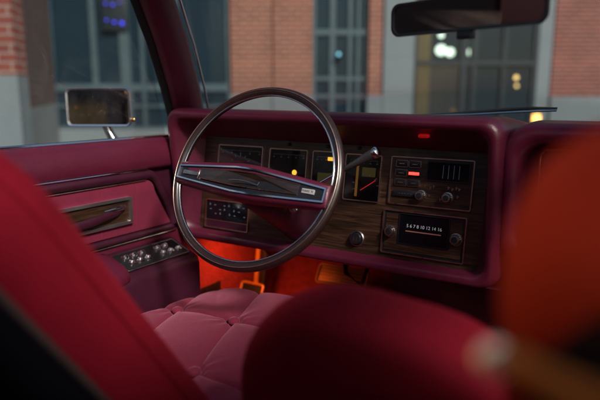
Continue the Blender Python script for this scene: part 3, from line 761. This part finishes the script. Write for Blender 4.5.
MB().tube([(-.30, 1.435, 1.062), (-.12, 1.43, 1.0765), (-.02, 1.42, 1.0865), (.05, 1.41, 1.0925), (.113, 1.40, 1.0930)], [.004, .0045, .0045, .004, .0025], 8).build('wiper_arm', M['rubber'], wp)
MB().tube([(-.25, 1.41, 1.068), (-.08, 1.405, 1.0758), (.02, 1.40, 1.083), (.113, 1.395, 1.0885)], .0026, 8).build('wiper_blade', M['chrome'], wp)

# ================================================================== SEATS
def slab(x0, x1, H, T, rc, bev, base, rec, bulge=.012, z0=0):
    """reclined upholstered slab: outline in (x, height) lofted through its thickness. base: front foot point (y, z)"""
    rx = R(rec); fy_, fz_ = base
    upv = V((0, -math.sin(rx), math.cos(rx))); bk = V((0, -math.cos(rx), -math.sin(rx)))
    cx, ch = (x0 + x1) / 2, (z0 + H) / 2
    rings = []
    for k in range(13):
        a = math.pi * k / 12
        t = T / 2 - T / 2 * math.cos(a); ins = bev * (1 - math.sin(a) ** .6) if 0 < k < 12 else bev
        pts = rrect(x0 + ins, x1 - ins, z0 + ins, H - ins, max(.015, rc - ins * .5), 8)
        rings.append([V((x, fy_, fz_)) + upv * h + bk * t for x, h in pts])
    b = MB(); b.loft(rings)
    # domed front and back faces
    for ring_, sgn in ((rings[0], -1), (rings[-1], 1)):
        c = sum(ring_, V()) / len(ring_)
        sub = [[c + (p - c) * s + bk * sgn * bulge * (1 - s * s) for p in ring_] for s in (1, .8, .55, .3, .1)]
        b.loft(sub, cap1=True)
    return b, upv, bk

def front_seat(x0, x1, base, label, yo=0, rec=33, rc=.075, sx=0, sh=0, st0=.0, T=.115, mat='velvet_red'):
    st = thing('front_seat', label, 'car seat', ((x0 + x1) / 2, .65 + yo, .34), 'front seats')
    b, upv, bk = slab(x0, x1, .60, T, rc, .038, base, rec, bulge=.003)
    st_b = b.build('seatback', M[mat], st, ang=80)
    for t_w, i_w in ((.030, .003),):
        MB().tube([V((x, base[0], base[1])) + upv * h + bk * t_w for x, h in rrect(x0 + i_w, x1 - i_w, i_w, .60 - i_w, rc, 8)], .0022, 8, closed=True).build('welt', M[mat], st_b, ang=80)
    # dark shell let into the back
    rings = []
    for t, ins in ((.072 + st0, .012), (.076 + st0, -.0035), (.104 + st0, -.0035), (.119 + st0, .006), (.127 + st0, .030), (.131 + st0, .10)):
        rings.append([V((x, base[0], base[1])) + upv * h + bk * t for x, h in rrect(x0 + ins + sx, x1 - ins - sx, .0 + ins, .60 - .004 - ins - sh, max(.03, rc + .02 - ins * .5), 8)])
    MB().loft(rings, cap1=True).build('back_shell', M['shell'], st, ang=60)
    edge = [V((x, base[0], base[1])) + upv * h + bk * (.0745 + st0) for x, h in rrect(x0 - .003 + sx, x1 + .003 - sx, -.003, .603 - .004 - sh, rc, 8)]
    MB().tube(edge, .0042, 8, closed=True).build('piping', M['piping'], st)
    MB().box((x0 + .04, .46 + yo, .22), (x1 - .04, 1.0 + yo, .46), .02).build('seat_base', M['vinyl_dark'], st)
    return st, upv, bk

def tufted(st, x0, x1, y0, y1, z, ysh=0):
    btn = []
    for j, (yy, off) in enumerate(((.880, -.579), (.668, -.497), (.456, -.579))):
        for k in range(-1, 5):
            btn.append((off + .164 * k, yy))
    segs = []
    for j, (yy, off) in enumerate(((.880, -.579), (.668, -.497), (.456, -.579))):
        segs.append(((x0 - .1, yy), (x1 + .1, yy)))
    for j, (yy, off) in enumerate(((.880, -.579), (.668, -.497), (.456, -.579))):
        for k in range(-2, 6):
            x = off + .164 * k
            nx, ny = ((x - .082, yy + .212))
            segs.append(((x, yy), (nx, ny)))
            if j == 0: pass
    sx = (x0 + x1) / 2 + .37
    def dseg(p, a, b):
        ax, ay = a; bx, by = b; dx, dy = bx - ax, by - ay
        t = max(0, min(1, ((p[0] - ax) * dx + (p[1] - ay) * dy) / (dx * dx + dy * dy)))
        return math.hypot(p[0] - ax - dx * t, p[1] - ay - dy * t)
    NX, NY = 190, 220
    W, D = (x1 - x0) / 2, (y1 - y0) / 2; cx, cy = (x0 + x1) / 2, (y0 + y1) / 2
    rows = []
    shift = cx + .375
    for j in range(NY + 1):
        row = []
        for i in range(NX + 1):
            u = -1 + 2 * i / NX; v = -1 + 2 * j / NY
            # rounded corner plan
            q = (abs(u) ** 7 + abs(v) ** 7) ** (1 / 7) if (u or v) else 0
            m_ = max(abs(u), abs(v)); s = m_ / q if q > 1e-6 else 1
            x, y = cx + u * s * W, cy + v * s * D
            edge = m_
            p = (x - shift, y - ysh)
            d = min(dseg(p, a, b_) for a, b_ in segs)
            db, nb = min((math.hypot(p[0] - bx, p[1] - by), (bx, by)) for bx, by in btn)
            puff = .0095 * (1 - math.exp(-d / .026)) - .007 * math.exp(-(d / .0042) ** 2) - .009 * math.exp(-((db - .013) / .006) ** 2) - .0035 * math.exp(-(db / .05) ** 2) + .0016 * math.sin(9 * math.atan2(p[1] - nb[1], p[0] - nb[0]) + nb[0] * 40) * math.exp(-(db / .045) ** 2)
            dome = .020 * (1 - u * u) + .014 * (1 - v * v)
            roll = 0
            if edge > .86:
                f = (edge - .86) / .14; roll = .06 * (1 - math.sqrt(max(0, 1 - f * f)))
            row.append(V((x, y, z + puff * (1 if edge < .90 else max(0, (1 - edge) / .10)) + dome - .020 - roll)))
        rows.append(row)
    b = MB(); b.loft(rows, closed=False)
    per = rows[0] + [r[-1] for r in rows[1:]] + rows[-1][-2::-1] + [r[0] for r in rows[-2:0:-1]]
    b.loft([per, [V((p.x, p.y, p.z - .03)) for p in per], [V((cx + (p.x - cx) * .97, cy + (p.y - cy) * .97, z - .19)) for p in per]])
    cu = b.build('seat_cushion', M['velvet_seat'], st, ang=80)
    for bx, by in btn:
        X, Y = bx + shift, by + ysh
        if x0 + .05 < X < x1 - .05 and y0 + .05 < Y < y1 - .05:
            u = (X - cx) / W; v = (Y - cy) / D
            zz = z - .020 - .006 + .020 * (1 - u * u) + .014 * (1 - v * v)
            MB().lathe([(.0115, -.002), (.0125, .003), (.0112, .0075), (.007, .0102), (.0001, .011)], Matrix.Translation((X, Y, zz)), 18).build('tuft_button', M['velvet_seat'], cu, ang=80)

ds, _, _ = front_seat(-.645, -.137, (.587, .618), "driver's red velour seat with buttoned cushion facing the steering wheel", rec=34, rc=.11, sh=.004, st0=.024, T=.14)
tufted(ds, -.652, -.100, .44, 1.105, .640)
PSX0, PSX1, PSB = .245, .76, (.556, .583)
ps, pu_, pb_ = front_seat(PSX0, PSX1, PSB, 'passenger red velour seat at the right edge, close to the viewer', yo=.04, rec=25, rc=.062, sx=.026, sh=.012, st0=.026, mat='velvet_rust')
MB().box((PSX0, .55, .46), (PSX1, 1.10, .62), .05, 4).build('seat_cushion', M['velvet_seat'], ps)
# metal trim strip with bright rivet on the inner flank of the passenger seatback
cstrip = [CAM + (V(p) - CAM) * .90 for p in ((.2509, .245, 1.0052), (.2639, .225, 1.0147), (.2759, .205, 1.0202), (.287, .190, 1.0242), (.2976, .175, 1.0283), (.312, .165, 1.033))]
MB().tube(cstrip, [.0045, .005, .005, .005, .005, .005], 12, flat=(1.0, .45)).build('trim_strip', M['gold_dark'], ps)
MB().lathe([(.0068, -.003), (.0068, .002), (.004, .004), (.0001, .0045)], axis(CAM + (V((.2505, .241, 1.0060)) - CAM) * .895, V((.2, -1, .45))), 20).build('trim_rivet', M['nickel'], ps)

ca = thing('centre_armrest', 'folded-up red velour centre armrest standing between the front seats', 'armrest', (.04, .55, .40))
b, _, _ = slab(-.080, .27, .406, .10, .135, .04, (.60, .53), 10); bmesh.ops.rotate(b.bm, verts=b.bm.verts[:], cent=(.09, .55, .80), matrix=Matrix.Rotation(R(4.5), 3, 'Y')); b.build('armrest_body', M['velvet_red'], ca, ang=80)
MB().box((-.085, .50, .30), (.175, .70, .56), .02).build('armrest_hinge', M['vinyl_dark'], ca)

# ================================================================== STREET
def struct(name, mb, mat, smooth=False): return tag(mb.build(name, mat, None, smooth), kind='structure')
struct('ground', MB().box((-300, -300, -.30), (300, 300, -.012)), M['concrete'])
road = thing  # noqa
DV = V((-math.sin(YAW), math.cos(YAW), 0)); AV = V((math.cos(YAW), math.sin(YAW), 0))
def F(s, d, z=0): return V((CAM.x, CAM.y, 0)) + AV * s + DV * d + V((0, 0, z))
FM = Matrix(((AV.x, DV.x, 0, CAM.x), (AV.y, DV.y, 0, CAM.y), (0, 0, 1, 0), (0, 0, 0, 1)))
struct('road', MB().box((-60, -30, -.012), (60, 7.3, .0), 0, 1, FM), M['asphalt'])
struct('pavement', MB().box((-60, 7.3, -.10), (60, 30, .13), .02, 2, FM), M['paving'])
b = MB()
for k in range(-8, 9): b.box((k * 3.0 - .75, 3.9, -.004), (k * 3.0 + .75, 4.02, .004), 0, 1, FM)
struct('road_marking', b, M['paint'])

# --- main storefront, built in its own space: x along the facade, y away from the car, z up
bl = thing('brick_storefront', 'brick and glass storefront across the street seen through the windscreen', 'building', (CAM.x, CAM.y, 0), rz=YAW)
def bx(name, mat, a, b_, parent=bl, bev=0): return MB().box(a, b_, bev).build(name, mat, parent, smooth=False)
D = 9.9; ZB = 1.145; TOP = 7.5
def brickpier(s0, s1, mat, dep=.35, front=0):
    bx('brick_pier', mat, (s0, D - front, ZB), (s1, D + dep, TOP)); bx('stone_base', M['stone'], (s0 - .02, D - front - .04, 0), (s1 + .02, D + dep, ZB - .003), bev=.012)
brickpier(-1.19, -.47, M['brick_orange'], front=.02); brickpier(-.455, .215, M['brick_orange'], front=.05)
brickpier(1.175, 1.40, M['brick_orange'], front=.03)
bx('stone_pilaster', M['stone'], (1.425, D - .06, 0), (1.95, D + .3, TOP), bev=.01)
bx('stone_pilaster', M['stone'], (4.50, D + 1.0, 0), (4.76, D + 1.3, TOP), bev=.01)
bx('brick_pier', M['brick_red'], (4.78, D + 1.0, ZB - .03), (10.5, D + 1.35, TOP)); bx('stone_base', M['stone'], (4.78, D + .95, 0), (10.5, D + 1.3, ZB - .033), bev=.012)
bx('stone_return', M['stone_dark'], (1.953, D + .3, 0), (2.0, D + 1.32, TOP))
bx('cornice', M['roof_grey'], (-6.0, D - .25, TOP), (10.6, D + 7, TOP + .5), bev=.03)
# courses between the stone slabs of the pilaster
for z in (.62, 1.2, 1.78, 2.36, 2.94):
    bx('stone_joint', M['stone_dark'], (1.43, D - .064, z), (1.945, D - .058, z + .012))
# room behind the glass
bx('back_wall', M['room'], (-6, D + 4.2, 0), (10.5, D + 4.4, TOP)); bx('shop_floor', M['room'], (-6, D + .4, .0), (10.5, D + 4.2, .14)); bx('shop_ceiling', M['room'], (-6, D + 1.4, 3.6), (10.5, D + 4.2, 3.8))
bx('warm_partition', M['room_warm'], (2.25, D + 2.4, .14), (2.78, D + 2.5, 3.3))
bx('curtain', M['curtain'], (2.80, D + 2.9, .14), (3.6, D + 3.0, 1.8))
bx('counter', M['frame_dark'], (-3.6, D + 2.0, .14), (-1.6, D + 2.5, 1.15))
for x0_, x1_, z1_ in ((-3.3, -3.0, 2.4), (-2.6, -2.3, 3.2), (-1.75, -1.55, 2.2), (.60, .74, 3.4), (.90, .98, 2.6), (3.36, 3.52, 2.6), (4.0, 4.1, 3.0)):  # pale strips added behind the glass, standing in for its reflections
    bx('display_screen', M['frame_mid'], (x0_, D + 1.5, .14), (x1_, D + 1.56, z1_))
bx('side_partition', M['room'], (.1, D + .4, .14), (.2, D + 4.2, 3.6))
def window(s0, s1, d, z0, z1, vs, hs, fm, gm, w=.05, name='window'):
    b = MB()
    b.box((s0, d, z0), (s0 + w, d + .09, z1)); b.box((s1 - w, d, z0), (s1, d + .09, z1))
    b.box((s0 + w, d, z0), (s1 - w, d + .09, z0 + w)); b.box((s0 + w, d, z1 - w), (s1 - w, d + .09, z1))
    for x, ww in vs: b.box((x - ww / 2, d - .012, z0 + w), (x + ww / 2, d + .10, z1 - w))
    for z, hh in hs: b.box((s0 + w, d - .006, z - hh / 2), (s1 - w, d + .095, z + hh / 2))
    fo = b.build(name, fm, bl, smooth=False)
    MB().box((s0 + w * .5, d + .04, z0 + w * .5), (s1 - w * .5, d + .05, z1 - w * .5)).build('pane', gm, fo, smooth=False)
    return fo
window(-5.2, -1.22, D + .05, .55, TOP, [(-4.35, .05), (-3.55, .09), (-3.02, .17), (-2.72, .06), (-2.15, .12)], [(1.27, .13), (.95, .05), (2.95, .10)], M['frame_teal'], M['shop_glass'])
bx('stone_base', M['stone'], (-5.2, D - .02, 0), (-1.22, D + .3, .547), bev=.012)
window(.225, 1.165, D + .06, .10, TOP, [(.56, .09), (.86, .06), (1.00, .05)], [(1.42, .06), (1.12, .07), (2.2, .09)], M['frame_teal'], M['shop_glass'])
window(2.0, 4.495, D + 1.02, .13, TOP, [(2.17, .10), (3.10, .09), (3.30, .06), (3.86, .05)], [(1.74, .09), (2.9, .12)], M['frame_dark'], M['door_glass'], .07, 'entrance')
bx('upper_beam', M['frame_mid'], (-5.2, D - .03, 3.1), (-1.22, D + .045, 3.32)); bx('upper_beam', M['frame_mid'], (.225, D - .03, 3.1), (1.165, D + .045, 3.32))

# --- nearer corner building at the left
cb = thing('corner_building', 'red brick corner building with pale stone plinth at the left, nearest the car', 'building', (CAM.x, CAM.y, 0), rz=YAW)
def sv(u, d): return (u - 300) / 560 * d * 1.0 * math.cos(PITCH)
A_ = (sv(19, 5.0), 5.0); B_ = (sv(56, 9.9), 9.9)
def wall_prism(name, mat, pts, z0, z1): return MB().loft([[V((x, y, z0)) for x, y in pts], [V((x, y, z1)) for x, y in pts]], cap0=True, cap1=True).build(name, mat, cb, smooth=False)
wall_prism('brick_front', M['brick_red'], [A_, (A_[0] - 6, 5.0), (A_[0] - 6, 5.3), (A_[0] - .05, 5.3)], 1.305, 7.6)
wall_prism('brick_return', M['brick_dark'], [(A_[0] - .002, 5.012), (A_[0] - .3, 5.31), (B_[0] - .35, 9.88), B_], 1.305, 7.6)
wall_prism('stone_plinth', M['stone'], [(A_[0] + .02, 4.96), (A_[0] - 6, 4.96), (A_[0] - 6, 5.3), (A_[0] - .05, 5.3)], 0, 1.30)
wall_prism('stone_plinth', M['stone_dark'], [(A_[0] + .02, 4.985), (A_[0] - .3, 5.31), (B_[0] - .35, 9.88), (B_[0] + .02, 9.88)], 0, 1.0)
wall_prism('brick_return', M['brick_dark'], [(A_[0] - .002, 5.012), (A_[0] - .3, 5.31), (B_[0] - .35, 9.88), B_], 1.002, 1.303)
wall_prism('flat_roof', M['roof_grey'], [(A_[0] + .1, 4.9), (A_[0] - 6, 4.9), (B_[0] - 3, 12), (B_[0] + .1, 9.85)], 7.602, 8.0)

# --- building further back on the left, reflected in the door mirror
rb = thing('ochre_building', 'dark brown building with ochre ground floor closing the street behind the car', 'building', (-6, -27, 0))
MB().box((-70, -34, 0), (8, -26, 10)).build('wall', M['plaster'], rb, smooth=False)
MB().box((-70, -26, 0), (8, -25.9, 1.35)).build('plinth', M['plaster_low'], rb, smooth=False)
MB().box((-70.2, -34.2, 10), (8.2, -25.7, 10.6)).build('roof', M['roof_grey'], rb, smooth=False)
for k in range(10):
    for j in range(2):
        MB().box((-25.5 + k * 3.3, -26, 1.7 + j * 3.9), (-23.6 + k * 3.3, -25.93, 4.2 + j * 3.9)).build('window', M['frame_dark'], rb, smooth=False)

# --- lamps and lights
def globe(s, d, z, r, mat, label, hang=True):
    p = F(s, d, z); g = thing('pendant_lamp', label, 'lamp', p, 'lamps behind the entrance glass')
    MB().lathe([(r * math.sin(math.pi * k / 10) + 1e-4, -r * math.cos(math.pi * k / 10)) for k in range(11)], Matrix.Translation(p), 16).build('globe', mat, g, ang=80)
    MB().tube([p + V((0, 0, r)), V((p.x, p.y, 3.6))], .006, 6).build('cord', M['rubber'], g)
def sd(u, d): return (u - 300) / 560 * d * math.cos(PITCH)
globe(sd(439, 12.3), 12.3, 1.12 + 44 / 560 * 12.3, .11, M['globe'], 'big white globe lamp left of its smaller twin behind the entrance glass')
globe(sd(448, 12.5), 12.5, 1.12 + 42 / 560 * 12.5, .09, M['globe'], 'white globe lamp directly right of the biggest globe behind the entrance')
globe(sd(438.5, 12.0), 12.0, 1.12 + 58 / 560 * 12.0, .055, M['globe'], 'small white globe lamp hanging highest behind the entrance glass')
globe(sd(469, 12.6), 12.6, 1.12 + 42 / 560 * 12.6, .08, M['globe'], 'white globe lamp alone beside the mullion, right of the cluster')
globe(sd(515, 12.4), 12.4, 1.12 + 18 / 560 * 12.4, .045, M['globe_warm'], 'small amber bulb hanging low in the dark right part of the entrance')
globe(sd(516, 12.6), 12.6, 1.12 + 10 / 560 * 12.6, .035, M['globe_warm'], 'tiny amber bulb hanging lowest in the entrance')
globe(sd(549, 11.6), 11.6, 1.12 + 74 / 560 * 11.6, .03, M['globe_warm'], 'tiny amber bulb high at the right end of the entrance')
# wall lamp between the mullions
p = F(sd(338, 9.85), 9.85, 1.12 + 40 / 560 * 9.85); wl = thing('wall_lamp', 'small cyan lamp on the narrow window beside the orange brick pier', 'lamp', p)
MB().lathe([(.001, 0), (.024, .01), (.03, .03), (.024, .055), (.001, .06)], axis(p, -DV), 14).build('lamp_lens', M['cyan_glow'], wl)
MB().box((p.x - .04, p.y + .0, p.z - .09), (p.x + .04, p.y + .08, p.z + .06), .01).build('lamp_bracket', M['frame_dark'], wl)
# panel of blue LEDs in the left window
lp = thing('led_panel', 'dark panel with blue LED lights hanging in the left shop window', 'light panel', F(sd(119, 9.9), 9.9, 1.12 + 78 / 560 * 9.9))
def LP(u, y, d=9.9): return F(sd(u, d), d, 1.12 + (97 - y) / 560 * d)
c0 = LP(119, 19); 
MB().box((-.22, -.02, -.28), (.22, .02, .32), .01, 2, Matrix.Translation(c0) @ Matrix.Rotation(YAW, 4, 'Z')).build('panel_board', M['frame_dark'], lp)
for (u, y, r_) in ((111, 10, .028), (118, 11, .032), (125, 9, .02), (111, 25, .028), (118.5, 27, .036), (126, 28, .05)):
    q_ = LP(u, y, 9.85); r_ *= .6
    MB().lathe([(r_ * math.sin(math.pi * k / 8) + 1e-4, -r_ * math.cos(math.pi * k / 8)) for k in range(9)], Matrix.Translation(q_), 12).build('blue_light', M['led_blue'], lp)
# low amber lamp post by the kerb
p = F(sd(538, 8.6), 8.6, 0)
po = thing('bollard_lamp', 'low bollard with amber lamp glowing beyond the bonnet at the right', 'bollard lamp', p + V((0, 0, .13)))
zl = 1.12 - 21 / 560 * 8.6
MB().lathe([(.06, .13), (.055, .16), (.05, zl - .08), (.06, zl - .07)], Matrix.Translation(p), 18).build('post', M['frame_dark'], po)
MB().lathe([(.052, zl - .069), (.056, zl - .03), (.056, zl + .03), (.052, zl + .055)], Matrix.Translation(p), 18).build('lens', emit('amber_street_lens', (1, .45, .10), 6), po)
MB().lathe([(.07, zl + .056), (.07, zl + .07), (.03, zl + .10), (.001, zl + .105)], Matrix.Translation(p), 18).build('cap', M['frame_dark'], po)

# ================================================================== LIGHT
def lamp(name, kind, energy, color, loc, size=.1, target=None, **kw):
    l = bpy.data.lights.new(name, kind); l.energy = energy; l.color = color
    if kind == 'AREA': l.size = size
    if kind in ('POINT', 'SPOT'): l.shadow_soft_size = size
    for k, v in kw.items(): setattr(l, k, v)
    o = bpy.data.objects.new(name, l); col.objects.link(o); o.location = loc
    if target is not None: o.rotation_euler = (V(target) - V(loc)).to_track_quat('-Z', 'Y').to_euler()
    return o
SUN_EL, SUN_AZ = 38, 118      # azimuth measured clockwise from +Y
sd_ = V((math.sin(R(SUN_AZ)) * math.cos(R(SUN_EL)), math.cos(R(SUN_AZ)) * math.cos(R(SUN_EL)), math.sin(R(SUN_EL))))
lamp('sun', 'SUN', 3.4, (1, .93, .84), (0, -5, 20), target=V((0, -5, 20)) - sd_, angle=R(9))
lamp('footwell_light', 'SPOT', 6.5, (1, .19, .05), (-.62, 1.18, .725), .03, target=(-.80, 1.38, .45), spot_size=R(146), spot_blend=1)
lamp('courtesy_light', 'SPOT', 44, (1, .50, .17), (-.745, -.30, 1.185), .03, target=(.29, .28, 1.20), spot_size=R(23), spot_blend=1)
w = bpy.data.worlds.new('World'); scene.world = w; w.use_nodes = True
nt = w.node_tree; bg = nt.nodes['Background']
sky = nt.nodes.new('ShaderNodeTexSky'); sky.sky_type = 'NISHITA'; sky.sun_disc = False
sky.sun_elevation = R(SUN_EL); sky.sun_rotation = R(SUN_AZ); sky.air_density = 1.6; sky.dust_density = 2.5; sky.ozone_density = 3.0
nt.links.new(sky.outputs[0], bg.inputs[0]); bg.inputs[1].default_value = .09

# ================================================================== CAMERA
cam = bpy.data.cameras.new('camera'); co = bpy.data.objects.new('camera', cam); col.objects.link(co)
cam.sensor_width = 36; cam.lens = 33.6; cam.clip_start = .03; cam.clip_end = 2000
co.location = CAM; co.rotation_euler = (R(90) - PITCH, 0, YAW)
cam.dof.use_dof = True; cam.dof.focus_distance = 1.17; cam.dof.aperture_fstop = 2.0; cam.dof.aperture_blades = 0
scene.camera = co
for o in scene.objects:
    if '_w' in o: del o['_w']
scene.view_settings.view_transform = 'Standard'; scene.view_settings.look = 'None'; scene.view_settings.exposure = 0; scene.view_settings.gamma = 1
scene.render.engine = 'CYCLES'
scene.cycles.use_denoising = True
scene.cycles.max_bounces = 8; scene.cycles.transparent_max_bounces = 12
scene.cycles.sample_clamp_indirect = 6
